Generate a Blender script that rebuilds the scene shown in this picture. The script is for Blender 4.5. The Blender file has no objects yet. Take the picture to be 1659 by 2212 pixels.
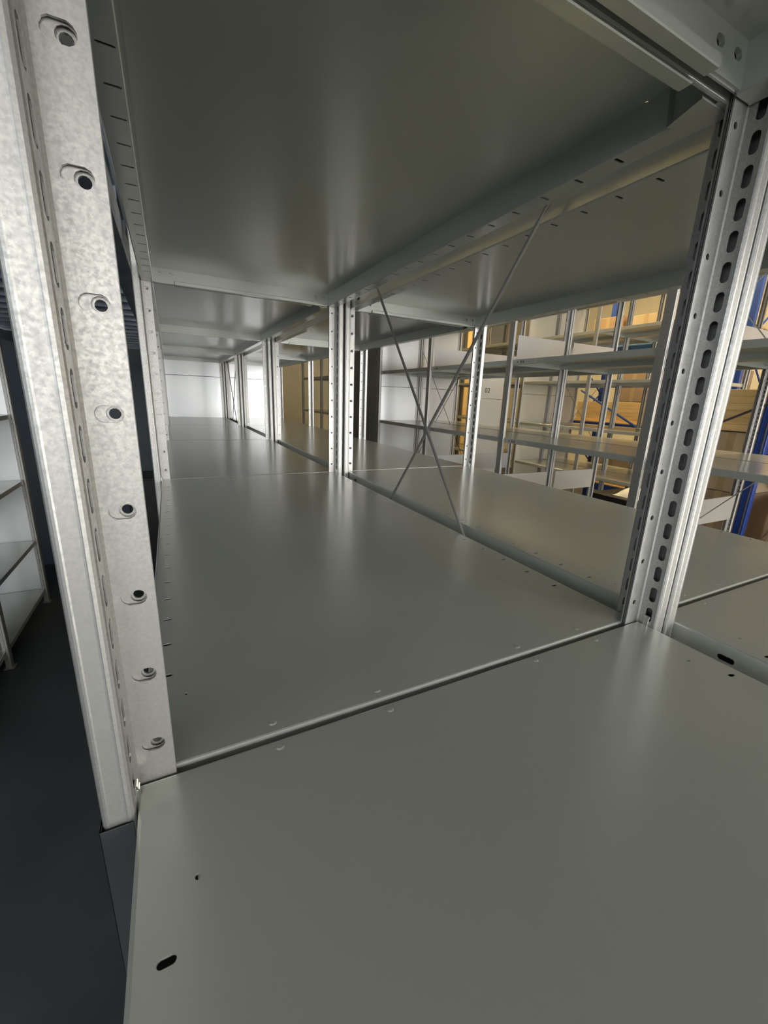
import bpy, math, random
from mathutils import Vector, Euler

random.seed(7)
SC = bpy.context.scene
COL = SC.collection

# ------------------------------------------------------------------ camera
PXW, PXH = 1659.0, 2212.0
cd = bpy.data.cameras.new('camera')
cam = bpy.data.objects.new('camera', cd)
COL.objects.link(cam)
cam.location = (0.03799, -0.25058, 0.23843)
cam.rotation_euler = (1.30675, -0.03925, -0.47418)
cd.sensor_fit = 'VERTICAL'
cd.sensor_height = 36.0
cd.sensor_width = 36.0 * PXW / PXH
cd.lens = 895.86 / PXH * 36.0
cd.shift_x = -(842.17 - 829.5) / PXH
cd.shift_y = -(1106.0 - 1102.93) / PXH
cd.clip_start = 0.01
cd.clip_end = 100
SC.camera = cam

# ------------------------------------------------------------------ exposure, world
SC.view_settings.view_transform = 'Standard'
SC.view_settings.look = 'None'
SC.view_settings.exposure = 0.68
SC.view_settings.gamma = 1.0
SC.view_settings.use_curve_mapping = False
w = bpy.data.worlds.new('world')
SC.world = w
w.use_nodes = True
w.node_tree.nodes['Background'].inputs[0].default_value = (0.62, 0.72, 0.85, 1)
w.node_tree.nodes['Background'].inputs[1].default_value = 0.25

# light levels
WIN_REAR = 3.2       # daylight windows in the wall behind the camera
FILL_SIDE = 3.1  # glow of the unseen left-wall panes, added as fill light
LAMP_WARM = 95.0     # sodium-coloured hall lamps on the right
DAY = (0.98, 0.98, 0.96)
WARM = (1.0, 0.74, 0.34)

# ------------------------------------------------------------------ grid of the racks (metres)
W, G, L = 0.5022, 0.0387, 1.0253
FLOOR = -1.63
LEVELS = (1.575, 1.05, 0.525, 0.0, -0.525, -1.05, -1.50)
TOP = 2.05

# ------------------------------------------------------------------ materials
def nt(name):
    m = bpy.data.materials.new(name)
    m.use_nodes = True
    t = m.node_tree
    return m, t, t.nodes['Principled BSDF']

def noise_of(t, scale, detail=3.0, stretch=(1, 1, 1)):
    tc = t.nodes.new('ShaderNodeTexCoord')
    oi = t.nodes.new('ShaderNodeObjectInfo')
    ad = t.nodes.new('ShaderNodeVectorMath'); ad.operation = 'MULTIPLY_ADD'
    ad.inputs[1].default_value = stretch
    t.links.new(tc.outputs['Object'], ad.inputs[0])
    sc = t.nodes.new('ShaderNodeVectorMath'); sc.operation = 'SCALE'; sc.inputs['Scale'].default_value = 13.0
    t.links.new(oi.outputs['Location'], sc.inputs[0])
    t.links.new(sc.outputs[0], ad.inputs[2])
    n = t.nodes.new('ShaderNodeTexNoise')
    n.inputs['Scale'].default_value = scale
    n.inputs['Detail'].default_value = detail
    t.links.new(ad.outputs[0], n.inputs['Vector'])
    return n, ad

def ramp(t, src, lo, hi, a=0.3, b=0.7):
    r = t.nodes.new('ShaderNodeMapRange')
    r.inputs[1].default_value = a; r.inputs[2].default_value = b
    r.inputs[3].default_value = lo; r.inputs[4].default_value = hi
    t.links.new(src, r.inputs[0])
    return r.outputs[0]

def mixcol(t, fac, c1, c2):
    m = t.nodes.new('ShaderNodeMix'); m.data_type = 'RGBA'
    m.inputs[6].default_value = (*c1, 1); m.inputs[7].default_value = (*c2, 1)
    t.links.new(fac, m.inputs[0])
    return m.outputs[2]

def metal(name, c1, c2, r1, r2, scale, metallic=1.0, stretch=(1, 1, 1), bump=0.0, spangle=False):
    m, t, p = nt(name)
    n, vec = noise_of(t, scale, 4.0, stretch)
    src = n.outputs['Fac']
    if spangle:
        v = t.nodes.new('ShaderNodeTexVoronoi'); v.inputs['Scale'].default_value = scale * 2.2
        t.links.new(vec.outputs[0], v.inputs['Vector'])
        mx = t.nodes.new('ShaderNodeMath'); mx.operation = 'MULTIPLY_ADD'
        sp = t.nodes.new('ShaderNodeSeparateColor')
        t.links.new(v.outputs['Color'], sp.inputs[0])
        t.links.new(sp.outputs[0], mx.inputs[0]); mx.inputs[1].default_value = 0.22
        sb = t.nodes.new('ShaderNodeMath'); sb.operation = 'SUBTRACT'; sb.inputs[1].default_value = 0.11
        t.links.new(src, sb.inputs[0]); t.links.new(sb.outputs[0], mx.inputs[2])
        src = mx.outputs[0]
    t.links.new(mixcol(t, ramp(t, src, 0, 1), c1, c2), p.inputs['Base Color'])
    t.links.new(ramp(t, src, r1, r2), p.inputs['Roughness'])
    p.inputs['Metallic'].default_value = metallic
    if bump:
        b = t.nodes.new('ShaderNodeBump'); b.inputs['Strength'].default_value = bump
        b.inputs['Distance'].default_value = 0.002
        t.links.new(n.outputs['Fac'], b.inputs['Height'])
        t.links.new(b.outputs[0], p.inputs['Normal'])
    return m

def plain(name, c1, c2=None, rough=0.6, scale=6.0, stretch=(1, 1, 1), metallic=0.0, spec=0.5):
    m, t, p = nt(name)
    c2 = c2 or tuple(x * 0.85 for x in c1)
    n, _ = noise_of(t, scale, 4.0, stretch)
    t.links.new(mixcol(t, ramp(t, n.outputs['Fac'], 0, 1), c1, c2), p.inputs['Base Color'])
    p.inputs['Roughness'].default_value = rough
    p.inputs['Metallic'].default_value = metallic
    p.inputs['Specular IOR Level'].default_value = spec
    return m

def glow(name, col, strength):
    m = bpy.data.materials.new(name); m.use_nodes = True
    t = m.node_tree; t.nodes.clear()
    e = t.nodes.new('ShaderNodeEmission'); o = t.nodes.new('ShaderNodeOutputMaterial')
    e.inputs[0].default_value = (*col, 1); e.inputs[1].default_value = strength
    t.links.new(e.outputs[0], o.inputs[0])
    return m

M = {}
M['post'] = metal('galvanised_post', (0.50, 0.488, 0.46), (0.40, 0.392, 0.375), 0.38, 0.52, 420.0, metallic=0.8, spangle=True)
M['shelf'] = metal('shelf_steel', (0.488, 0.502, 0.458), (0.484, 0.498, 0.454), 0.28, 0.28, 2.0, metallic=0.45)
M['shelf'].node_tree.nodes['Principled BSDF'].inputs['Coat Weight'].default_value = 0.35
M['shelf'].node_tree.nodes['Principled BSDF'].inputs['Coat Roughness'].default_value = 0.14
M['sheet'] = metal('galvanised_sheet', (0.64, 0.65, 0.65), (0.60, 0.61, 0.62), 0.31, 0.31, 3.0, metallic=0.7)
M['clip'] = metal('clip_zinc', (0.85, 0.83, 0.76), (0.7, 0.7, 0.66), 0.18, 0.3, 60.0)
M['rod'] = metal('rod_zinc', (0.48, 0.46, 0.44), (0.38, 0.38, 0.36), 0.4, 0.5, 60.0)
M['black_rod'] = metal('black_rod', (0.06, 0.06, 0.07), (0.04, 0.04, 0.05), 0.4, 0.5, 30.0, metallic=0.4)
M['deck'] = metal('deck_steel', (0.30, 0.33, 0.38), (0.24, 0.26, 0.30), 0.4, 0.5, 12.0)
M['floor'] = plain('dark_concrete', (0.075, 0.085, 0.09), (0.055, 0.062, 0.07), 0.5, 3.0)
M['slate'] = plain('slate_blue_paint', (0.10, 0.13, 0.17), (0.085, 0.11, 0.15), 0.6, 2.0)
M['grey_panel'] = plain('grey_coated_panel', (0.22, 0.22, 0.19), (0.18, 0.18, 0.16), 0.5, 3.0)
M['post_shade'] = plain('dark_grey_post_shade', (0.026, 0.031, 0.034), (0.022, 0.026, 0.029), 0.6, 20.0)  # shade on the lower near-left post, put into a dark colour
M['far'] = plain('far_wall_grey', (0.40, 0.39, 0.34), (0.30, 0.30, 0.27), 0.8, 1.5)
M['cream'] = plain('cream_wall', (0.78, 0.70, 0.50), (0.72, 0.64, 0.46), 0.8, 2.0)
M['ceil'] = plain('ceiling_panel', (0.62, 0.60, 0.54), (0.56, 0.54, 0.5), 0.8, 2.0)
M['carton'] = plain('carton_brown', (0.36, 0.25, 0.16), (0.30, 0.21, 0.13), 0.8, 5.0)
M['carton_l'] = plain('carton_light', (0.52, 0.40, 0.26), (0.46, 0.35, 0.22), 0.8, 5.0)
M['tape'] = plain('tape_tan', (0.45, 0.33, 0.18), None, 0.35, 5.0)
M['wood'] = plain('planed_timber', (0.78, 0.56, 0.28), (0.62, 0.42, 0.18), 0.65, 18.0, stretch=(1, 0.1, 1))
M['blue'] = plain('blue_enamel', (0.02, 0.06, 0.30), (0.015, 0.05, 0.25), 0.35, 8.0)
M['sky_blue'] = plain('light_blue_enamel', (0.12, 0.30, 0.60), (0.10, 0.27, 0.55), 0.4, 8.0)
M['orange'] = plain('orange_enamel', (0.85, 0.42, 0.06), (0.75, 0.36, 0.05), 0.4, 8.0)
M['yellow'] = plain('amber_column', (0.66, 0.46, 0.20), (0.56, 0.38, 0.16), 0.5, 8.0)
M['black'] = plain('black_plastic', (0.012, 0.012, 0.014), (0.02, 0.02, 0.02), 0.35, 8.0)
M['white'] = plain('white_bag', (0.8, 0.8, 0.8), (0.7, 0.7, 0.7), 0.5, 8.0)
M['ink'] = plain('ink', (0.02, 0.02, 0.02), (0.03, 0.03, 0.03), 0.6, 8.0)
M['sticker'] = plain('sticker', (0.55, 0.54, 0.50), (0.5, 0.49, 0.46), 0.5, 8.0)
M['frame'] = plain('window_frame_grey', (0.3, 0.31, 0.32), None, 0.5, 8.0)
M['win'] = glow('window_daylight', DAY, WIN_REAR)
M['win_bright'] = glow('window_daylight_bright', DAY, WIN_REAR * 2.9)
M['side_fill'] = glow('side_fill_glow', (0.86, 0.94, 1.0), FILL_SIDE)
M['lamp'] = glow('lamp_warm', WARM, LAMP_WARM)

# ------------------------------------------------------------------ mesh helpers
class MB:
    def __init__(s): s.v = []; s.f = []
    def add(s, vs, fs):
        o = len(s.v); s.v += [tuple(x) for x in vs]; s.f += [tuple(i + o for i in f) for f in fs]
    def quad(s, a, b, c, d): s.add([a, b, c, d], [(0, 1, 2, 3)])
    def box(s, a, b):
        x0, y0, z0 = (min(a[i], b[i]) for i in range(3)); x1, y1, z1 = (max(a[i], b[i]) for i in range(3))
        s.add([(x0, y0, z0), (x1, y0, z0), (x1, y1, z0), (x0, y1, z0), (x0, y0, z1), (x1, y0, z1), (x1, y1, z1), (x0, y1, z1)],
              [(0, 3, 2, 1), (4, 5, 6, 7), (0, 1, 5, 4), (1, 2, 6, 5), (2, 3, 7, 6), (3, 0, 4, 7)])
    def tube(s, p, q, r, n=8, flat=1.0):
        p = Vector(p); q = Vector(q); d = (q - p).normalized()
        a = d.cross(Vector((0, 0, 1)))
        if a.length < 1e-3: a = Vector((1, 0, 0))
        a.normalize(); b = d.cross(a)
        vs = []
        for c in (p, q):
            for i in range(n):
                t = 2 * math.pi * i / n
                vs.append(c + a * (r * flat * math.cos(t)) + b * (r * math.sin(t)))
        fs = [(i, (i + 1) % n, n + (i + 1) % n, n + i) for i in range(n)]
        fs += [tuple(range(n))[::-1], tuple(range(n, 2 * n))]
        s.add(vs, fs)
    def rbox(s, a, b, r=0.003):
        # box with chamfered edges
        x0, y0, z0 = (min(a[i], b[i]) for i in range(3)); x1, y1, z1 = (max(a[i], b[i]) for i in range(3))
        loops = []
        for (i, z) in ((r, z0), (0, z0 + r), (0, z1 - r), (r, z1)):
            k = r
            loops.append([(x0 + i + k, y0 + i, z), (x1 - i - k, y0 + i, z), (x1 - i, y0 + i + k, z), (x1 - i, y1 - i - k, z),
                          (x1 - i - k, y1 - i, z), (x0 + i + k, y1 - i, z), (x0 + i, y1 - i - k, z), (x0 + i, y0 + i + k, z)])
        vs = [p for l in loops for p in l]; fs = []
        for j in range(3):
            for i in range(8):
                fs.append((j * 8 + i, j * 8 + (i + 1) % 8, (j + 1) * 8 + (i + 1) % 8, (j + 1) * 8 + i))
        fs += [tuple(range(8))[::-1], tuple(range(24, 32))]
        s.add(vs, fs)
    def sheet(s, o, U, V, N, lu, lv, t, holes=(), ends=True):
        """sheet metal strip: outer face at o + u*U + v*V with normal N, thickness t, capsule holes (cu,cv,hu,hv) sorted by cu"""
        o = Vector(o); U = Vector(U); V = Vector(V); N = Vector(N)
        flip = U.cross(V).dot(N) < 0
        P = lambda u, v, d=0.0: o + U * u + V * v - N * d
        def q(a, b, c, d):
            if flip: s.quad(a, d, c, b)
            else: s.quad(a, b, c, d)
        def flat(u0, u1):
            if u1 - u0 < 1e-6: return
            q(P(u0, 0), P(u1, 0), P(u1, lv), P(u0, lv))
            q(P(u0, lv, t), P(u1, lv, t), P(u1, 0, t), P(u0, 0, t))
        last = 0.0
        for (cu, cv, hu, hv) in holes:
            m = 0.0018
            u0, u1 = cu - hu - m, cu + hu + m
            flat(last, u0); last = u1
            ring = []; r = min(hu, hv)
            for i in range(12):
                a = math.radians(-135 + 30 * i)
                c, sn = math.cos(a), math.sin(a)
                du = (hu - r) * (1 if c > 0.01 else -1 if c < -0.01 else 0) + r * c
                dv = (hv - r) * (1 if sn > 0.01 else -1 if sn < -0.01 else 0) + r * sn
                ring.append((cu + du, cv + dv))
            rect = []
            cs = [(u0, 0), (u1, 0), (u1, lv), (u0, lv)]
            for e in range(4):
                a, b = cs[e], cs[(e + 1) % 4]
                for k in range(3): rect.append((a[0] + (b[0] - a[0]) * k / 3, a[1] + (b[1] - a[1]) * k / 3))
            vs = [P(*p) for p in rect] + [P(*p) for p in ring] + [P(*p, t) for p in ring] + [P(*p, t) for p in rect]
            fs = []
            for i in range(12):
                j = (i + 1) % 12
                for (a, b) in ((0, 12), (12, 24), (24, 36)):
                    f = (a + i, a + j, b + j, b + i)
                    fs.append(f[::-1] if flip else f)
            s.add(vs, fs)
        flat(last, lu)
        # rims
        for (u, sg) in ((0, 1), (lu, -1)):
            a = (P(u, 0), P(u, lv), P(u, lv, t), P(u, 0, t))
            q(*(a if sg > 0 else a[::-1]))
        for (v, sg) in ((0, -1), (lv, 1)):
            a = (P(0, v), P(lu, v), P(lu, v, t), P(0, v, t))
            q(*(a if sg > 0 else a[::-1]))
    def mesh(s, name, mats, smooth=False):
        me = bpy.data.meshes.new(name)
        me.from_pydata(s.v, [], s.f); me.update()
        for m in (mats if isinstance(mats, (list, tuple)) else [mats]): me.materials.append(m)
        if smooth:
            for p in me.polygons: p.use_smooth = True
        return me

def link(name, me, parent=None, loc=(0, 0, 0), rot=(0, 0, 0)):
    o = bpy.data.objects.new(name, me); COL.objects.link(o)
    o.location = loc; o.rotation_euler = rot
    if parent: o.parent = parent
    return o

def thing(name, label, cat, loc=(0, 0, 0), group=None, rot=(0, 0, 0)):
    o = bpy.data.objects.new(name, None); COL.objects.link(o)
    o.empty_display_size = 0.05
    o.location = loc; o.rotation_euler = rot
    o['label'] = label; o['category'] = cat
    if group: o['group'] = group
    return o

def struct(name, me, loc=(0, 0, 0)):
    o = link(name, me, None, loc); o['kind'] = 'structure'
    return o

def boxmesh(name, a, b, m):
    x = MB(); x.box(a, b); return x.mesh(name, m)

# ------------------------------------------------------------------ the room
RX0, RX1, RY0, RY1, RZ = -4.0, 9.0, -5.0, 10.0, 3.1
struct('floor', boxmesh('floor', (RX0, RY0, FLOOR - 0.1), (RX1, RY1, FLOOR), M['floor']))
cm = MB(); cm.box((RX0, RY0, RZ), (RX1, RY1, RZ + 0.1))
struct('ceiling', cm.mesh('ceiling', M['ceil']))
struct('wall_right', boxmesh('wall_right', (RX1, RY0, FLOOR), (RX1 + 0.1, RY1, RZ), M['cream']))
lw = MB(); SW0, SW1 = -0.1, 1.9
fill_wins = [(-4.7, -3.0), (-2.7, -1.0)]
lw.box((RX0 - 0.15, RY0, FLOOR), (RX0, RY1, SW0)); lw.box((RX0 - 0.15, RY0, SW1), (RX0, RY1, RZ))
ee = [RY0] + [e for ww in fill_wins for e in ww] + [RY1]
for i in range(0, len(ee), 2): lw.box((RX0 - 0.15, ee[i], SW0), (RX0, ee[i + 1], SW1))
struct('wall_left', lw.mesh('wall_left', M['slate']))
for i, (a, b) in enumerate(fill_wins):
    m = MB(); t = 0.05; q0, q1 = RX0 - 0.10, RX0 - 0.03
    m.box((q0, a, SW0), (q1, a + t, SW1)); m.box((q0, b - t, SW0), (q1, b, SW1)); m.box((q0, a + t, SW0), (q1, b - t, SW0 + t)); m.box((q0, a + t, SW1 - t), (q1, b - t, SW1))
    o = struct('window_%d' % (i + 5), m.mesh('window', M['frame']))  # unseen side opening, added to brighten the shelves and post webs
    link('pane', boxmesh('pane', (RX0 - 0.12, a + t, SW0 + t), (RX0 - 0.11, b - t, SW1 - t), M['side_fill']), o)
struct('wall_far', boxmesh('wall_far', (RX0, RY1, FLOOR), (RX1, RY1 + 0.1, RZ), M['far']))
struct('wall_aisle_end', boxmesh('wall_aisle_end', (RX0, 5.10, FLOOR), (-0.04, 5.18, RZ), M['slate']))
# rear wall with window openings
wins = [(-3.6, -1.4), (-1.0, 1.2), (1.6, 3.8), (4.2, 6.4)]
WZ0, WZ1 = -0.35, 2.2
rw = MB()
rw.box((RX0, RY0 - 0.15, FLOOR), (RX1, RY0, WZ0)); rw.box((RX0, RY0 - 0.15, WZ1), (RX1, RY0, RZ))
edges = [RX0] + [e for ww in wins for e in ww] + [RX1]
for i in range(0, len(edges), 2):
    rw.box((edges[i], RY0 - 0.15, WZ0), (edges[i + 1], RY0, WZ1))
struct('wall_rear', rw.mesh('wall_rear', M['ceil']))
for i, (a, b) in enumerate(wins):
    m = MB(); t = 0.05
    m.box((a, RY0 - 0.10, WZ0), (a + t, RY0 - 0.03, WZ1)); m.box((b - t, RY0 - 0.10, WZ0), (b, RY0 - 0.03, WZ1))
    m.box((a + t, RY0 - 0.10, WZ0), (b - t, RY0 - 0.03, WZ0 + t)); m.box((a + t, RY0 - 0.10, WZ1 - t), (b - t, RY0 - 0.03, WZ1))
    m.box(((a + b) / 2 - 0.03, RY0 - 0.10, WZ0 + t), ((a + b) / 2 + 0.03, RY0 - 0.03, WZ1 - t))
    o = struct('window_%d' % (i + 1), m.mesh('window', M['frame']))
    link('pane', boxmesh('pane', (a + t, RY0 - 0.12, WZ0 + t), (b - t, RY0 - 0.11, WZ1 - t), M['win_bright' if i >= 2 else 'win']), o)

# ------------------------------------------------------------------ rack parts
def post_mesh():
    b = MB()
    z0, z1 = FLOOR + 0.006, TOP
    H_ = z1 - z0
    def zs(first, pitch, lo=0.03):
        k = math.ceil((z0 + lo - first) / pitch); r = []
        while first + k * pitch < z1 - 0.02:
            r.append(first + k * pitch - z0); k += 1
        return r
    slots = zs(0.01207, 0.025); fl = zs(0.0255, 0.05)
    Z = (0, 0, 1)
    fw = 0.0216
    # double inward flange: front sheet with oblong embossed holes, rear sheet with round holes
    b.sheet((0.0012, -0.003, z0), Z, (1, 0, 0), (0, -1, 0), H_, fw - 0.0012, 0.0014, [(z, 0.0098, 0.0044, 0.0064) for z in fl])
    b.sheet((0.0024, -0.0006, z0), Z, (1, 0, 0), (0, -1, 0), H_, 0.0180, 0.0005, [(z, 0.0108, 0.0038, 0.0040) for z in fl])
    b.sheet((0.0012, 0.003, z0), Z, (1, 0, 0), (0, 1, 0), H_, fw - 0.0012, 0.0014, [(z, 0.0118, 0.0027, 0.0027) for z in fl])
    # slotted webs either side of the flange
    for sgn in (-1, 1):
        b.sheet((0, sgn * 0.0042, z0), Z, (0, sgn, 0), (1, 0, 0), H_, 0.0176, 0.0009, [(z, 0.0100, 0.0088, 0.0037) for z in slots])
        # bends and ribs
        pts = [(0.0012, 0.0030), (0.0, 0.0042)]
        for (a, c) in (((0.0012, 0.0030), (0.0, 0.0042)),):
            b.quad((a[0], sgn * a[1], z0), (c[0], sgn * c[1], z0), (c[0], sgn * c[1], z1), (a[0], sgn * a[1], z1))
        prof = [(0.0, 0.0218), (-0.0006, 0.0232), (-0.0020, 0.0243), (-0.0036, 0.0246), (-0.0042, 0.0242), (-0.0050, 0.0240),
                (-0.0122, 0.0240), (-0.0130, 0.0243), (-0.0142, 0.0240), (-0.0156, 0.0230), (-0.0165, 0.0214), (-0.0165, 0.0185)]
        inner = [(0.0 - 0.0014, 0.0214), (-0.0018, 0.0226), (-0.0032, 0.0230), (-0.0050, 0.0224), (-0.0116, 0.0222), (-0.0140, 0.0228), (-0.0151, 0.0212), (-0.0151, 0.0185)]
        for pr in (prof, inner):
            for (a, c) in zip(pr, pr[1:]):
                b.quad((a[0], sgn * a[1], z0), (c[0], sgn * c[1], z0), (c[0], sgn * c[1], z1), (a[0], sgn * a[1], z1))
    b.box((-0.0012, -0.0042, z0), (0.0, 0.0042, z1))
    # outer face
    b.sheet((-0.0165, -0.0185, z0), Z, (0, 1, 0), (-1, 0, 0), H_, 0.037, 0.0014, [(z, 0.0185, 0.0028, 0.0028) for z in fl])
    return b.mesh('post_profile', M['post'])

POST = post_mesh()
fm = MB(); fm.rbox((-0.028, -0.03, FLOOR), (0.030, 0.03, FLOOR + 0.006), 0.0015); fm.box((-0.0150, -0.02, FLOOR + 0.006), (-0.002, 0.02, FLOOR + 0.03))
FOOT = fm.mesh('foot', M['post'])

SX0, SX1 = 0.0010, 0.5012
SY0, SY1 = 0.0050, L - 0.0010
SH = 0.0335
def shelf_mesh():
    b = MB(); t = 0.0012; r = 0.0024; lw = 0.0262
    ys = [0.1075 + 0.05097 * i - SY0 for i in range(17)]
    def loop(ix, iy, z): return [(SX0 + ix, SY0 + iy, z), (SX1 - ix, SY0 + iy, z), (SX1 - ix, SY1 - iy, z), (SX0 + ix, SY1 - iy, z)]
    # rounded rim
    prof = [(r * (1 - math.sin(math.radians(a))), -r * (1 - math.cos(math.radians(a)))) for a in (0, 30, 60, 90)]
    prof += [(0.0, -SH + 0.002), (0.0006, -SH + 0.0006), (0.002, -SH)]
    ls = [loop(i, i, z) for (i, z) in prof]
    for q, (A, B) in enumerate(zip(ls, ls[1:])):
        for k in range(4):
            j = (k + 1) % 4
            if q == 3 and k in (1, 3): continue
            b.quad(A[k], B[k], B[j], A[j])
    fh = [(0.0755 - SY0, 0.0135, 0.0082, 0.0033), (L - 0.0755 - SY0, 0.0135, 0.0082, 0.0033)]
    b.sheet((SX0, SY0, -r), (0, 1, 0), (0, 0, -1), (-1, 0, 0), SY1 - SY0, SH - 0.002 - r, 0.0010, fh[1:])
    b.sheet((SX1, SY0, -r), (0, 1, 0), (0, 0, -1), (1, 0, 0), SY1 - SY0, SH - 0.002 - r, 0.0010, fh[:1])
    # top panel: two slotted strips and the middle
    sw = 0.036
    X0, X1, Y0, Y1 = SX0 + r, SX1 - r, SY0 + r, SY1 - r
    hs = [(y - r, 0.0162 - 0.0034, 0.0021, 0.0040) for y in ys]
    hs = [(0.0764 - SY0 - r, 0.0268, 0.0017, 0.0014)] + hs + [(L - 0.0722 - SY0 - r, 0.0268, 0.0017, 0.0014)]
    b.sheet((X0, Y0, 0), (0, 1, 0), (1, 0, 0), (0, 0, 1), Y1 - Y0, sw, t, hs)
    b.sheet((X1, Y0, 0), (0, 1, 0), (-1, 0, 0), (0, 0, 1), Y1 - Y0, sw, t, hs)
    b.sheet((X0 + sw, Y0, 0), (0, 1, 0), (1, 0, 0), (0, 0, 1), Y1 - Y0, X1 - X0 - 2 * sw, t)
    # bottom lips along the long sides, slotted, closed box fold
    i = 0.002
    hb = [(y - i, 0.0175 - 0.003, 0.0021, 0.0070) for y in ys]
    lip = lw - i - 0.001
    for (x, sg) in ((SX0 + i, 1), (SX1 - i, -1)):
        b.sheet((x, SY0 + i, -SH), (0, 1, 0), (sg, 0, 0), (0, 0, -1), SY1 - SY0 - 2 * i, lip, t, hb)
        xe = x + sg * lip
        # rolled inner edge then inner face
        b.quad((xe, SY0 + i, -SH), (xe, SY1 - i, -SH), (xe + sg * 0.001, SY1 - i, -SH + 0.001), (xe + sg * 0.001, SY0 + i, -SH + 0.001))
        b.quad((xe + sg * 0.001, SY0 + i, -SH + 0.001), (xe + sg * 0.001, SY1 - i, -SH + 0.001), (xe + sg * 0.004, SY1 - i, -t), (xe + sg * 0.004, SY0 + i, -t))
    # folds across the ends: narrow lip, inner face with two oval holes near each end
    xa, xb = SX0 + lw + 0.004, SX1 - lw - 0.004
    d = 0.0026
    for (y, sg) in ((SY0, 1), (SY1, -1)):
        b.quad((xa, y + sg * i, -SH), (xb, y + sg * i, -SH), (xb, y + sg * d, -SH), (xa, y + sg * d, -SH))
        b.quad((xa, y + sg * d, -SH), (xb, y + sg * d, -SH), (xb, y + sg * d, -SH + 0.004), (xa, y + sg * d, -SH + 0.004))
        b.sheet((xa - 0.004, y + sg * 0.0052, -t), (1, 0, 0), (0, 0, -1), (0, sg, 0), xb - xa + 0.008, SH - 2 * t, 0.0040,
                [(0.0140, 0.0120, 0.0056, 0.0040), (0.0400, 0.0120, 0.0056, 0.0040), (xb - xa - 0.0320, 0.0120, 0.0056, 0.0040), (xb - xa - 0.0060, 0.0120, 0.0056, 0.0040)])
    # spot welds of the end folds showing on the top
    for y in (SY0 + 0.0110, SY1 - 0.0075):
        for x in (0.0862, 0.173, 0.331, 0.4175):
            ring = [(x + 0.0034 * math.cos(a * math.pi / 5), y + 0.0030 * math.sin(a * math.pi / 5)) for a in range(10)]
            b.add([(p[0], p[1], 0.0) for p in ring] + [(x + (p[0] - x) * 0.6, y + (p[1] - y) * 0.6, -0.0006 + 0.0011) for p in ring],
                  [(a, (a + 1) % 10, 10 + (a + 1) % 10, 10 + a) for a in range(10)] + [tuple(range(10, 20))])
    return b.mesh('steel_shelf', M['shelf'])
SHELF = shelf_mesh()

def stiff_mesh(y, sg):
    # U-shaped reinforcing strip clipped round the end fold
    b = MB(); x0, x1 = 0.074, 0.430
    b.rbox((x0, y + sg * 0.0008, -SH - 0.0022), (x1, y + sg * 0.0125, -SH + 0.0062), 0.0008)
    return b.mesh('stiffener', M['shelf'])
STF = stiff_mesh(SY0, 1); STB = stiff_mesh(SY1, -1)

def clip_mesh():
    # bent sheet clip hooked in the web slot, origin at the web plane, pointing to +x
    b = MB()
    b.rbox((-0.002, -0.0032, -0.012), (0.0024, 0.0032, 0.0075), 0.0006)
    b.rbox((0.0010, -0.0040, -0.0200), (0.0052, 0.0040, -0.0100), 0.0008)
    b.rbox((-0.0006, -0.0036, 0.0070), (0.0016, 0.0036, 0.0100), 0.0005)
    return b.mesh('shelf_clip', M['clip'])
CLIP = clip_mesh()

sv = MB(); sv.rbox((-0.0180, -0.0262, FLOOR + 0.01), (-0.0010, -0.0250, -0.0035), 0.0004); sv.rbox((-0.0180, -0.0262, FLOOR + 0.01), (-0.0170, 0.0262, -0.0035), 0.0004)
POST_SHADE = sv.mesh('post_shade', M['post_shade'])  # thin dark strips added over the post where the shelf shades it

def corner_mesh():
    b = MB()
    b.add([(0.470, 0.050, -0.034), (0.4985, 0.040, -0.0345), (0.499, 0.012, -0.0345), (0.455, 0.012, -0.0345),
           (0.466, 0.050, -0.006), (0.4985, 0.040, -0.006), (0.499, 0.012, -0.006), (0.446, 0.012, -0.006)],
          [(0, 3, 2, 1), (4, 5, 6, 7), (0, 1, 5, 4), (1, 2, 6, 5), (2, 3, 7, 6)])
    return b.mesh('corner_bracket', M['shelf'])
CORNER = corner_mesh()

def endsheet_mesh(flip=False):
    b = MB()
    x0, x1 = 0.0235, 0.4785
    for (a, c) in ((FLOOR + 0.08, -0.53), (-0.527, 0.366), (0.369, 1.04), (1.043, 1.98)):
        b.rbox((x0, -0.0004, a), (x1, 0.0004, c), 0.0002)
    return b.mesh('end_panel', M['sheet'])
ENDP = endsheet_mesh()
sm = MB(); sm.box((0.0235, -0.0012, 0.3653), (0.4785, 0.0012, 0.3697))
SEAM = sm.mesh('seam_strip', M['black_rod'])
def strip_mesh(z0, z1, x0, x1):
    b = MB(); b.rbox((x0, -0.0165, z0), (x1, -0.0145, z1), 0.0006); b.box((x0, -0.0145, z0), (x1, -0.006, z0 + 0.002)); b.box((x0, -0.0145, z1 - 0.002), (x1, -0.006, z1))
    return b.mesh('cross_panel', M['sheet'])
STRIP_LOW = strip_mesh(-0.420, -0.266, 0.03, 0.4785)
STRIP_UP = strip_mesh(0.532, 0.685, 0.03, 0.4785)

def rod_mesh(y0, z0, y1, z1, x, r=0.0030):
    b = MB(); b.tube((x, y0, z0), (x, y1, z1), r, 8)
    return b.mesh('brace_rod', M['rod'])
def turnbuckle_mesh(p, q):
    b = MB(); p = Vector(p); q = Vector(q); d = (q - p).normalized()
    b.tube(p, q, 0.0055, 8); b.tube(p - d * 0.012, p, 0.004, 8); b.tube(q, q + d * 0.012, 0.004, 8)
    return b.mesh('turnbuckle', M['clip'])

ORD = ['first', 'second', 'third', 'fourth', 'fifth', 'sixth', 'seventh', 'eighth']

def copy_to(o, parent):
    c = o.copy(); COL.objects.link(c); c.parent = parent
    return c

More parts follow.
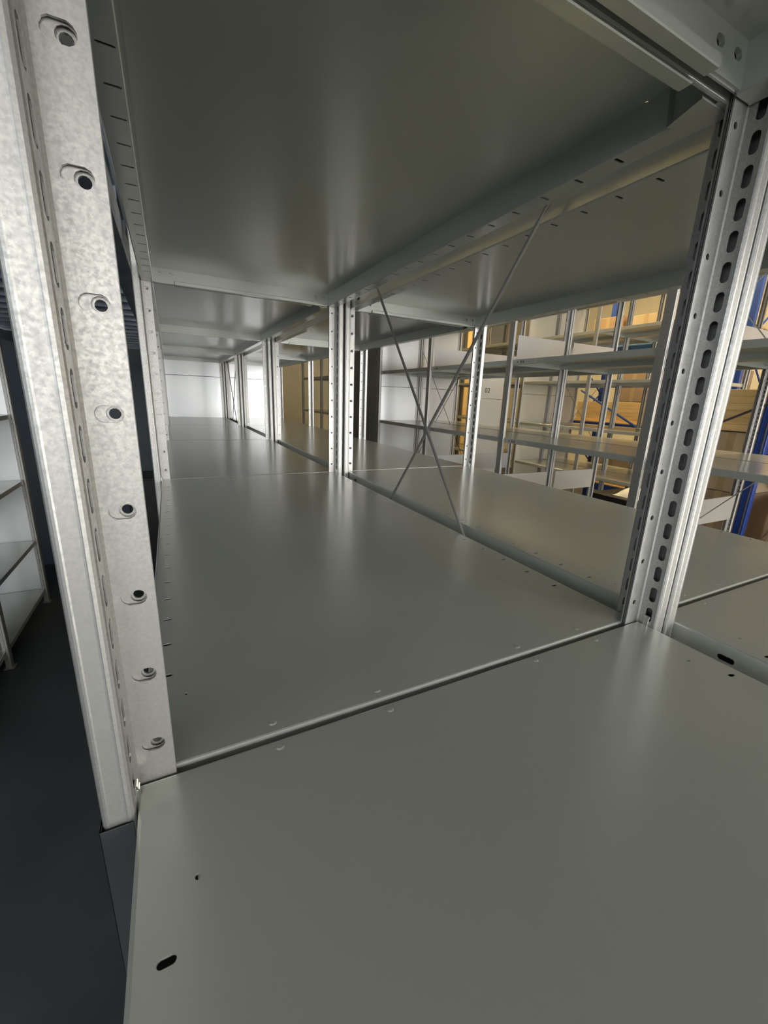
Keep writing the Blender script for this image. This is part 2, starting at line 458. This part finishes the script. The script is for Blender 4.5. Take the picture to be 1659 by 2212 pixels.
def sticker_mesh():
    b = MB(); x = SX0 - 0.0004; y1 = L - 0.045
    b.box((x, y1 - 0.19, -0.0275), (SX0 - 0.00005, y1, -0.0075))
    n0 = len(b.f)
    def ink(a, c, z0, z1): b.box((x - 0.0003, y1 - c, z0), (x - 0.00005, y1 - a, z1))
    b.add([(x - 0.0003, y1 - 0.012, -0.0175), (x - 0.0003, y1 - 0.024, -0.0115), (x - 0.0003, y1 - 0.024, -0.0235)], [(0, 1, 2)])
    for a in (0.042, 0.064):
        ink(a, a + 0.003, -0.0240, -0.0110); ink(a + 0.011, a + 0.014, -0.0240, -0.0110)
        for z in (-0.0240, -0.0188, -0.0136): ink(a, a + 0.014, z, z + 0.0026)
    a = 0.095
    while a < 0.165: ink(a, a + 0.007, -0.0185, -0.0165); a += 0.0095
    me = b.mesh('sticker', [M['sticker'], M['ink']])
    for i, p in enumerate(me.polygons): p.material_index = 1 if i >= n0 else 0
    return me
STICK = sticker_mesh()

def bay(x0, k, label, group, last=False, levels=LEVELS, detail=False, end_sheet=False, strips=0, brace=None, first_posts=True, seam_holes=False):
    """one shelving bay from y=kL to (k+1)L; origin on the floor at its near left corner"""
    t = thing('shelving_bay', label, 'shelving', (x0, k * L, FLOOR), group)
    dz = -FLOOR
    def post(x, y, right):
        p = link('post', POST, t, (x, y + 0.003, dz), (0, 0, math.pi if right else 0))
        link('foot', FOOT, p)
        return p
    if first_posts:
        p = post(0, 0, False); post(W, 0, True)
        if x0 == XA and k == 0: link('post_shade', POST_SHADE, p)
    if last:
        post(0, L, False); post(W, L, True)
    for z in levels:
        s = link('shelf', SHELF, t, (0, 0, dz + z))
        if x0 == XC and z in (0.0, 0.525) and k < 4: link('sticker', STICK, s)
        if detail and z in (0.0, 0.525):
            link('stiffener', STF, s); link('stiffener', STB, s)
            for (x, y, r) in ((0, 0.0164, 0), (W, 0.0164, 1), (0, L - 0.0104, 0), (W, L - 0.0104, 1)):
                link('shelf_clip', CLIP, s, (x, y, 0.001), (0, 0, math.pi if r else 0))
            if z > 0: link('corner_bracket', CORNER, s)
    if end_sheet:
        link('end_panel', ENDP, t, (0, (L if end_sheet == 'far' else 0) + 0.003, dz))
        link('seam_strip', SEAM, t, (0, (L if end_sheet == 'far' else 0) + 0.003, dz))
    if strips:
        link('cross_panel', STRIP_LOW, t, (0, 0, dz)); link('cross_panel', STRIP_UP, t, (0, 0, dz))
    if brace:
        bx = brace
        zc, hy, hz = 0.180, L / 2 - 0.02, (L / 2 - 0.02) * 1.207
        link('brace_rod', rod_mesh(L / 2 - hy, zc - hz, L / 2 + hy, zc + hz, bx), t, (0, 0, dz))
        link('brace_rod', rod_mesh(L / 2 - hy, zc + hz, L / 2 + hy, zc - hz, bx + 0.0055), t, (0, 0, dz))
    return t

XA, XB = 0.0, W + G
XC = 2.1235 + 0.0165
XD = XC + W + G
XE = 4.247 + 0.0165
XF = XE + W + G
XG = -1.08 - W

AL = {-1: 'foreground steel shelving bay whose grey shelf fills the bottom of the picture',
      0: 'steel shelving bay just behind the foreground seam, starting at the big mottled left post',
      1: 'second steel bay behind the big mottled left post, in the left tunnel of shelves',
      2: 'third steel bay behind the big mottled left post, in the left tunnel of shelves',
      3: 'farthest bay of the left tunnel of shelves, closed by a pale end sheet'}
BL = {-1: 'steel shelving bay at the lower right edge, right of the foreground shelf',
      0: 'empty steel shelving bay right of the thin crossed rods',
      1: 'second bay right of the central pair of posts, ending at the double slotted post',
      2: 'third bay of the right half of the double row, behind the central posts',
      3: 'farthest bay of the right half of the double row, closed by a bright end sheet'}
for k in range(-1, 4):
    bay(XA, k, AL[k], 'bays of the near double row, left side', last=(k == 3), detail=(k <= 1), end_sheet='far' if k == 3 else False,
        brace=(W + 0.017) if k in (0, 3) else None)
    bay(XB, k, BL[k], 'bays of the near double row, right side', last=(k == 3), detail=(k <= 1), end_sheet='far' if k == 3 else False)

NK = {0: 'nearest', 1: 'second', 2: 'third', 3: 'fourth', 4: 'fifth', 5: 'sixth', 6: 'seventh'}
for k in range(0, 7):
    bay(XC, k, '%s bay, counted from the right, of the row facing the right-hand aisle' % NK[k], 'bays of the row facing the right-hand aisle',
        last=(k == 6), end_sheet='near' if k == 4 else False, strips=1 if k in (1, 2, 3) else 0, brace=(W + 0.019) if k in (0, 3) else None)
    bay(XD, k, '%s bay, counted from the right, of the row backing onto the aisle-facing row' % NK[k], 'bays of the row behind the aisle-facing row',
        last=(k == 6), end_sheet='near' if k == 4 else False, strips=1 if k in (1, 2, 3) else 0)
for i, k in enumerate(range(2, 6)):
    bay(XE, k, '%s bay, from the right, of the third row seen through the aisle-facing racks' % NK[i], 'bays of the third row',
        last=(k == 5), end_sheet='near' if k == 4 else False, brace=(W + 0.019) if k == 3 else None)
    bay(XF, k, '%s bay, from the right, of the farthest grey row in front of the cartons' % NK[i], 'bays of the fourth row',
        last=(k == 5), end_sheet='near' if k == 4 else False)
GL = {2: 'shelving bay at the far left edge, mostly cut off by the picture edge',
      3: 'shelving bay left of the aisle with lit bluish end sheet and four dark shelves'}
for k in (2, 3):
    bay(XG, k, GL[k], 'bays left of the aisle', last=(k == 3), end_sheet='far' if k == 3 else False)

# second pair of bracing rods above the first one, between the aisle-facing row and the one behind it
t = thing('cross_brace', 'thin dark bracing rods crossing high behind the thick right post, upper right edge', 'brace', (XC + W + 0.019, 0, 0.80))
for (a, b_) in ((0.02, L - 0.02), (L - 0.02, 0.02)):
    bm_ = MB(); bm_.tube((0.0 if a < b_ else 0.006, a, 0.0), (0.0 if a < b_ else 0.006, b_, 1.19), 0.003, 8)
    link('rod', bm_.mesh('rod', M['rod']), t)
    

# front closing sheet on the aisle-facing row beyond the fifth post
t = thing('closing_sheet', 'plain grey upright sheet closing the aisle-facing row left of its last visible post', 'panel', (XC - 0.018, 4 * L + 0.03, FLOOR))
cs = MB(); cs.rbox((-0.001, 0, 0.01), (0.001, L - 0.06, 3.0), 0.0004); cs.box((0.001, 0, 0.01), (0.012, 0.002, 3.0)); cs.box((0.001, L - 0.062, 0.01), (0.012, L - 0.06, 3.0))
link('sheet', cs.mesh('sheet', M['grey_panel']), t)

# deck of C-planks above the left aisle
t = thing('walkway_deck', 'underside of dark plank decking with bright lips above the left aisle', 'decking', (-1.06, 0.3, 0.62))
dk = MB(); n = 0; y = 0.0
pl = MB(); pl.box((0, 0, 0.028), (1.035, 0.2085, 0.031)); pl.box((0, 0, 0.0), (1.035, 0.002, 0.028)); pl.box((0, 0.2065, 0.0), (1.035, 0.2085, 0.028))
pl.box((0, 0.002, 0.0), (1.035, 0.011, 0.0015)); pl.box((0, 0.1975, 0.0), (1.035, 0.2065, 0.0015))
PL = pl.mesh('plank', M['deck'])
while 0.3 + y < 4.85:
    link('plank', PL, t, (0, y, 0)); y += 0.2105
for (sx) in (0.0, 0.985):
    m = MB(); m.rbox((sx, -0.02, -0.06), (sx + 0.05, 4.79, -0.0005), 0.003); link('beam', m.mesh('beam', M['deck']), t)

# dark cabinet at the end of the left aisle
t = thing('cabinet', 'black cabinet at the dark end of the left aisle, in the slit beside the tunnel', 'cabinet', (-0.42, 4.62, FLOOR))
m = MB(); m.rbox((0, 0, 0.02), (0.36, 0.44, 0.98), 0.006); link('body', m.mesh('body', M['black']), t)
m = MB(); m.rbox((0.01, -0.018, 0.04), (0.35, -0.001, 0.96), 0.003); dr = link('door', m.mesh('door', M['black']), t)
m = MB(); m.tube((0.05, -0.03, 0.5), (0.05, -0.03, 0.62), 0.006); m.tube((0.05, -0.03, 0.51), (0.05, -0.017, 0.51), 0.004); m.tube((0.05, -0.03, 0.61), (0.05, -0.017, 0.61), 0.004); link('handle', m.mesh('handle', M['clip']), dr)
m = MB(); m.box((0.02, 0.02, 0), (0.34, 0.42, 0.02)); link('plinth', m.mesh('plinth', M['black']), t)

# ------------------------------------------------------------------ pallet racks and stored goods on the right
def upright(t, x, y0, h, mat, depth=0.8):
    """frame of two uprights with braces; frame plane along x"""
    for i, xx in enumerate((x, x + depth)):
        m = MB()
        m.rbox((xx, y0, 0.006), (xx + 0.06, y0 + 0.08, h), 0.004)
        m.rbox((xx - 0.004, y0 + 0.015, 0.01), (xx, y0 + 0.022, h - 0.01), 0.001)
        m.rbox((xx - 0.004, y0 + 0.058, 0.01), (xx, y0 + 0.065, h - 0.01), 0.001)
        u = link('upright', m.mesh('upright', mat), t)
        f = MB(); f.rbox((xx - 0.03, y0 - 0.02, 0), (xx + 0.09, y0 + 0.10, 0.006), 0.001)
        link('foot_plate', f.mesh('foot_plate', mat), u)
    z = 0.25; s = 0
    while z + 0.6 < h:
        m = MB(); a, b2 = (x + 0.06, x + depth) if s % 2 == 0 else (x + depth, x + 0.06)
        m.tube((a, y0 + 0.04, z), (b2, y0 + 0.04, z + 0.6), 0.012, 6)
        link('brace', m.mesh('brace', mat), t); z += 0.62; s += 1

def beam(t, x, y0, y1, z, mat):
    m = MB(); m.rbox((x, y0, z - 0.11), (x + 0.045, y1, z), 0.004); m.box((x - 0.001, y0 + 0.01, z - 0.06), (x, y1 - 0.01, z - 0.055))
    o = link('beam', m.mesh('beam', mat), t)
    for y in (y0, y1):
        e = MB(); e.rbox((x - 0.008, y - 0.012 if y == y0 else y - 0.03, z - 0.14), (x, y + 0.03 if y == y0 else y + 0.012, z + 0.03), 0.002)
        link('end_plate', e.mesh('end_plate', mat), o)

P1 = thing('pallet_rack', 'blue pallet rack behind the thick right post, deep blue upright at the right edge', 'pallet rack', (4.6, 0, FLOOR))
upright(P1, 0.0, 1.475, 3.7, M['blue'], 1.1); upright(P1, 0.0, -0.95, 3.7, M['blue'], 1.1)
for z in (0.62, 1.50, 2.72):
    beam(P1, 0.06, -0.86, 1.47, z, M['orange'] if z > 2.5 else M['blue']); beam(P1, 1.06, -0.86, 1.47, z, M['orange'] if z > 2.5 else M['blue'])
t = thing('cross_brace', 'black slanting brace in front of the yellow planks, right of the thick right post', 'brace', (4.58, 1.56, FLOOR + 1.0))
m = MB(); m.tube((0, 0.42, 0.70), (0, -0.07, 0.97), 0.011, 6); m.tube((0, -0.07, 0.97), (0, -0.07, -1.0), 0.008, 6); link('rod', m.mesh('rod', M['black_rod']), t)
P2 = thing('pallet_rack', 'far pallet rack with light blue top beam and dark diagonal brace', 'pallet rack', (6.3, 0, FLOOR))
upright(P2, 0.0, 2.55, 3.9, M['blue']); upright(P2, 0.0, 5.0, 3.9, M['blue'])
for z in (0.62, 1.62, 2.90):
    beam(P2, 0.06, 2.64, 4.99, z, M['sky_blue'] if z > 2.5 else M['blue']); beam(P2, 0.76, 2.64, 4.99, z, M['sky_blue'] if z > 2.5 else M['blue'])
m = MB(); m.tube((-0.02, 4.80, 2.13), (-0.02, 3.45, 1.46), 0.016, 6); link('diagonal_brace', m.mesh('diagonal_brace', M['blue']), P2)

def carton(x, y, z, sx, sy, sz, label, group, mat='carton', mark=False):
    t = thing('carton', label, 'carton', (x, y, z), group)
    m = MB(); m.rbox((0, 0, 0), (sx, sy, sz), 0.004); b_ = link('body', m.mesh('body', M[mat]), t)
    m = MB(); m.box((-0.0012, sy / 2 - 0.03, 0.002), (0.0, sy / 2 + 0.03, sz - 0.002)); m.box((0, sy / 2 - 0.03, sz), (sx, sy / 2 + 0.03, sz + 0.0012))
    link('tape', m.mesh('tape', M['tape']), t)
    if mark:
        m = MB()
        for (a, c) in ((0.12, 0.20), (0.22, 0.30), (0.34, 0.38), (0.42, 0.54)):
            m.box((-0.0022, a, sz * 0.55), (-0.0008, c, sz * 0.55 + 0.035)); 
        m.box((-0.0022, 0.16, sz * 0.20), (-0.0008, 0.24, sz * 0.20 + 0.05)); m.box((-0.0022, 0.27, sz * 0.22), (-0.0008, 0.36, sz * 0.22 + 0.03))
        link('print', m.mesh('print', M['ink']), t)
    return t

def deckboards(x, y0, y1, z, label):
    t = thing('shelf_boards', label, 'boards', (x, y0, z))
    n = 7; wd = 0.82 / n
    for i in range(n):
        m = MB(); m.rbox((i * wd, 0, 0), (i * wd + wd - 0.012, y1 - y0, 0.02), 0.002)
        link('board', m.mesh('board', M['wood']), t)
deckboards(4.67, -0.86, 1.41, FLOOR + 0.62, 'timber boards on the lowest beams of the rack behind the thick right post')
deckboards(4.67, -0.86, 1.41, FLOOR + 1.50, 'timber boards on the middle beams of the rack behind the thick right post')
deckboards(4.67, -0.86, 1.41, FLOOR + 2.72, 'timber boards on the top beams of the rack behind the thick right post')
deckboards(6.36, 2.64, 4.99, FLOOR + 0.62, 'timber boards on the lowest beams of the far right pallet rack')
deckboards(6.36, 2.64, 4.99, FLOOR + 1.62, 'timber boards on the middle beams of the far right pallet rack')
deckboards(6.36, 2.64, 4.99, FLOOR + 2.90, 'timber boards on the light blue top beams of the far right pallet rack')
GP1, GP2 = 'cartons on the rack behind the thick right post', 'cartons on the far right pallet rack'
carton(4.72, 0.78, FLOOR + 0.64, 0.62, 0.56, 0.50, 'large brown carton right of the blue upright, lowest level of the rack', GP1)
carton(4.72, 0.10, FLOOR + 0.64, 0.62, 0.60, 0.42, 'brown carton at the right picture edge, lowest level of the rack', GP1, 'carton_l')
carton(4.72, 0.80, FLOOR + 1.52, 0.60, 0.54, 0.36, 'tan carton at middle height behind the thick right post', GP1, 'carton_l')
carton(4.72, 0.16, FLOOR + 1.52, 0.60, 0.54, 0.46, 'brown carton at middle height near the right picture edge', GP1)
carton(4.72, 0.62, FLOOR + 2.74, 0.60, 0.60, 0.36, 'pale carton on top level behind the thick right post', GP1, 'carton_l')
carton(6.42, 2.75, FLOOR + 1.64, 0.66, 0.84, 0.78, 'big brown carton with black printing behind the fourth shelving row', GP2, 'carton', True)
carton(6.42, 3.68, FLOOR + 1.965, 0.66, 0.60, 0.44, 'brown carton on the yellow planks, left of the printed one', GP2, 'carton')
carton(6.42, 3.66, FLOOR + 2.92, 0.60, 0.62, 0.30, 'pale carton standing on the light blue beam level, right', GP2, 'carton_l')
carton(6.42, 4.34, FLOOR + 2.92, 0.60, 0.52, 0.34, 'brown carton standing on the light blue beam level, left', GP2, 'carton')
carton(6.42, 2.80, FLOOR + 0.64, 0.66, 0.75, 0.60, 'brown carton on the lowest level of the far right rack, right one', GP2, 'carton')
carton(6.42, 3.75, FLOOR + 0.64, 0.66, 0.75, 0.55, 'tan carton on the lowest level of the far right rack, left one', GP2, 'carton_l')

# timber and cartons standing on the floor between the two pallet racks
LAY = ['bottom', 'second', 'third', 'fourth', 'fifth', 'top']
for j, h in enumerate((0.56, 0.56, 0.56)):
    carton(4.72, 1.58, FLOOR + j * 0.565, 0.9, 0.42, h, ['bottom', 'middle', 'top'][j] + ' one of three stacked cartons under the yellow planks right of the thick post', 'cartons under the yellow planks', 'carton' if j % 2 else 'carton_l')
pk = MB(); pk.rbox((0, 0, 0), (0.9, 0.44, 0.062), 0.003)
PLK = pk.mesh('plank', M['wood'])
for j in range(6):
    q = link('timber_plank', PLK, None, (4.70, 1.57, FLOOR + 1.70 + j * 0.0625))
    q['label'] = '%s plank of the yellow timber pile right of the thick right post' % LAY[j]; q['category'] = 'plank'; q['group'] = 'planks of the near timber pile'
pk = MB(); pk.rbox((0, 0, 0), (0.66, 1.28, 0.052), 0.003)
PLK2 = pk.mesh('plank', M['wood'])
for j in range(6):
    q = link('timber_plank', PLK2, None, (6.42, 3.66, FLOOR + 1.64 + j * 0.0525))
    q['label'] = '%s plank of the yellow timber pile on the far rack, behind the dark diagonal brace' % LAY[j]; q['category'] = 'plank'; q['group'] = 'planks of the far timber pile'

# amber column beyond the rows
t = thing('column', 'amber painted column glimpsed between the double slotted post and the end sheet behind it', 'column', (5.40, 6.9, FLOOR))
m = MB(); m.rbox((0.03, 0.03, 0.0), (0.13, 0.13, RZ - FLOOR), 0.01); link('shaft', m.mesh('shaft', M['yellow']), t)
m = MB(); m.rbox((-0.06, -0.06, 0.0), (0.23, 0.23, 0.02), 0.004); link('base_plate', m.mesh('base_plate', M['black']), t)

# board numbered 02
t = thing('number_sheet', 'brownish galvanised sheet with black number 02, seen right of the double slotted post', 'sheet', (3.39, 3 * L + 0.9, FLOOR))
m = MB(); m.rbox((0, 0, 0.0), (0.43, 0.004, 1.91), 0.001); m.rbox((0, 0, 1.915), (0.43, 0.004, 2.20), 0.001); link('panel', m.mesh('panel', M['sheet']), t)
fc = bpy.data.curves.new('number_text', 'FONT'); fc.body = '02'; fc.size = 0.085; fc.extrude = 0.0006; fc.align_x = 'CENTER'
fc.materials.append(M['ink'])
fo = bpy.data.objects.new('number_text', fc); COL.objects.link(fo)
bpy.context.view_layer.update()
fme = bpy.data.meshes.new_from_object(fo.evaluated_get(bpy.context.evaluated_depsgraph_get()))
bpy.data.objects.remove(fo)
link('number', fme, t, (0.175, -0.002, 1.985), (math.pi / 2, 0, 0))

# trolley with black case and white bag in the aisle behind the second row
t = thing('trolley', 'low grey trolley standing in the aisle behind the second row', 'trolley', (3.34, 1.62, FLOOR))
m = MB(); m.rbox((0, 0, 0.86), (0.5, 0.66, 0.89), 0.004); link('platform', m.mesh('platform', M['frame']), t)
for (x, y) in ((0.04, 0.04), (0.46, 0.04), (0.04, 0.62), (0.46, 0.62)):
    m = MB(); m.tube((x, y, 0.08), (x, y, 0.862), 0.014); lg = link('leg', m.mesh('leg', M['frame']), t)
    m = MB(); m.tube((x, y - 0.012, 0.04), (x, y + 0.012, 0.04), 0.04, 14); m.tube((x, y, 0.04), (x, y, 0.085), 0.008); link('castor', m.mesh('castor', M['black']), lg)
t = thing('case', 'black case on the trolley, glimpsed low left of the thick right post', 'case', (3.38, 1.68, FLOOR + 0.89))
m = MB(); m.rbox((0, 0, 0), (0.40, 0.50, 0.24), 0.012); link('body', m.mesh('body', M['black']), t)
m = MB(); m.rbox((-0.003, -0.003, 0.17), (0.403, 0.503, 0.182), 0.002); link('lid_rim', m.mesh('lid_rim', M['black_rod']), t)
m = MB(); m.rbox((-0.016, 0.18, 0.10), (-0.001, 0.32, 0.125), 0.004); link('handle', m.mesh('handle', M['clip']), t)
t = thing('bag', 'crumpled white bag lying on the black case', 'bag', (3.42, 1.74, FLOOR + 1.13))
m = MB(); nx = 8
for i in range(nx + 1):
    for j in range(nx + 1):
        u, v2 = i / nx, j / nx
        m.v.append((u * 0.22, v2 * 0.26, 0.002 + 0.075 * (math.sin(math.pi * u) * math.sin(math.pi * v2)) ** 0.6 + 0.010 * math.sin(9 * u + 5 * v2) * math.sin(math.pi * u) * math.sin(math.pi * v2)))
m.f = [(i * (nx + 1) + j, (i + 1) * (nx + 1) + j, (i + 1) * (nx + 1) + j + 1, i * (nx + 1) + j + 1) for i in range(nx) for j in range(nx)]
link('body', m.mesh('body', M['white'], True), t)

# hall lamps (warm) on the right
def lamp(x, y, label):
    t = thing('hall_lamp', label, 'lamp', (x, y, RZ), 'warm hall lamps')
    m = MB(); m.rbox((-0.62, -0.10, -0.12), (0.62, 0.10, -0.04), 0.01); h = link('housing', m.mesh('housing', M['frame']), t)
    m = MB(); m.rbox((-0.58, -0.08, -0.135), (0.58, 0.08, -0.1205), 0.004); link('diffuser', m.mesh('diffuser', M['lamp']), t)
    m = MB(); m.tube((-0.4, 0, -0.04), (-0.4, 0, 0), 0.006); m.tube((0.4, 0, -0.04), (0.4, 0, 0), 0.006); link('hanger', m.mesh('hanger', M['frame']), t)
lamp(3.8, 3.2, 'long warm hall lamp above the aisle behind the second row'); lamp(6.0, 2.0, 'long warm hall lamp between the fourth row and the far rack')
lamp(6.0, 5.0, 'long warm hall lamp at the far end of the fourth row'); lamp(3.8, 6.2, 'long warm hall lamp at the far end of the second row')
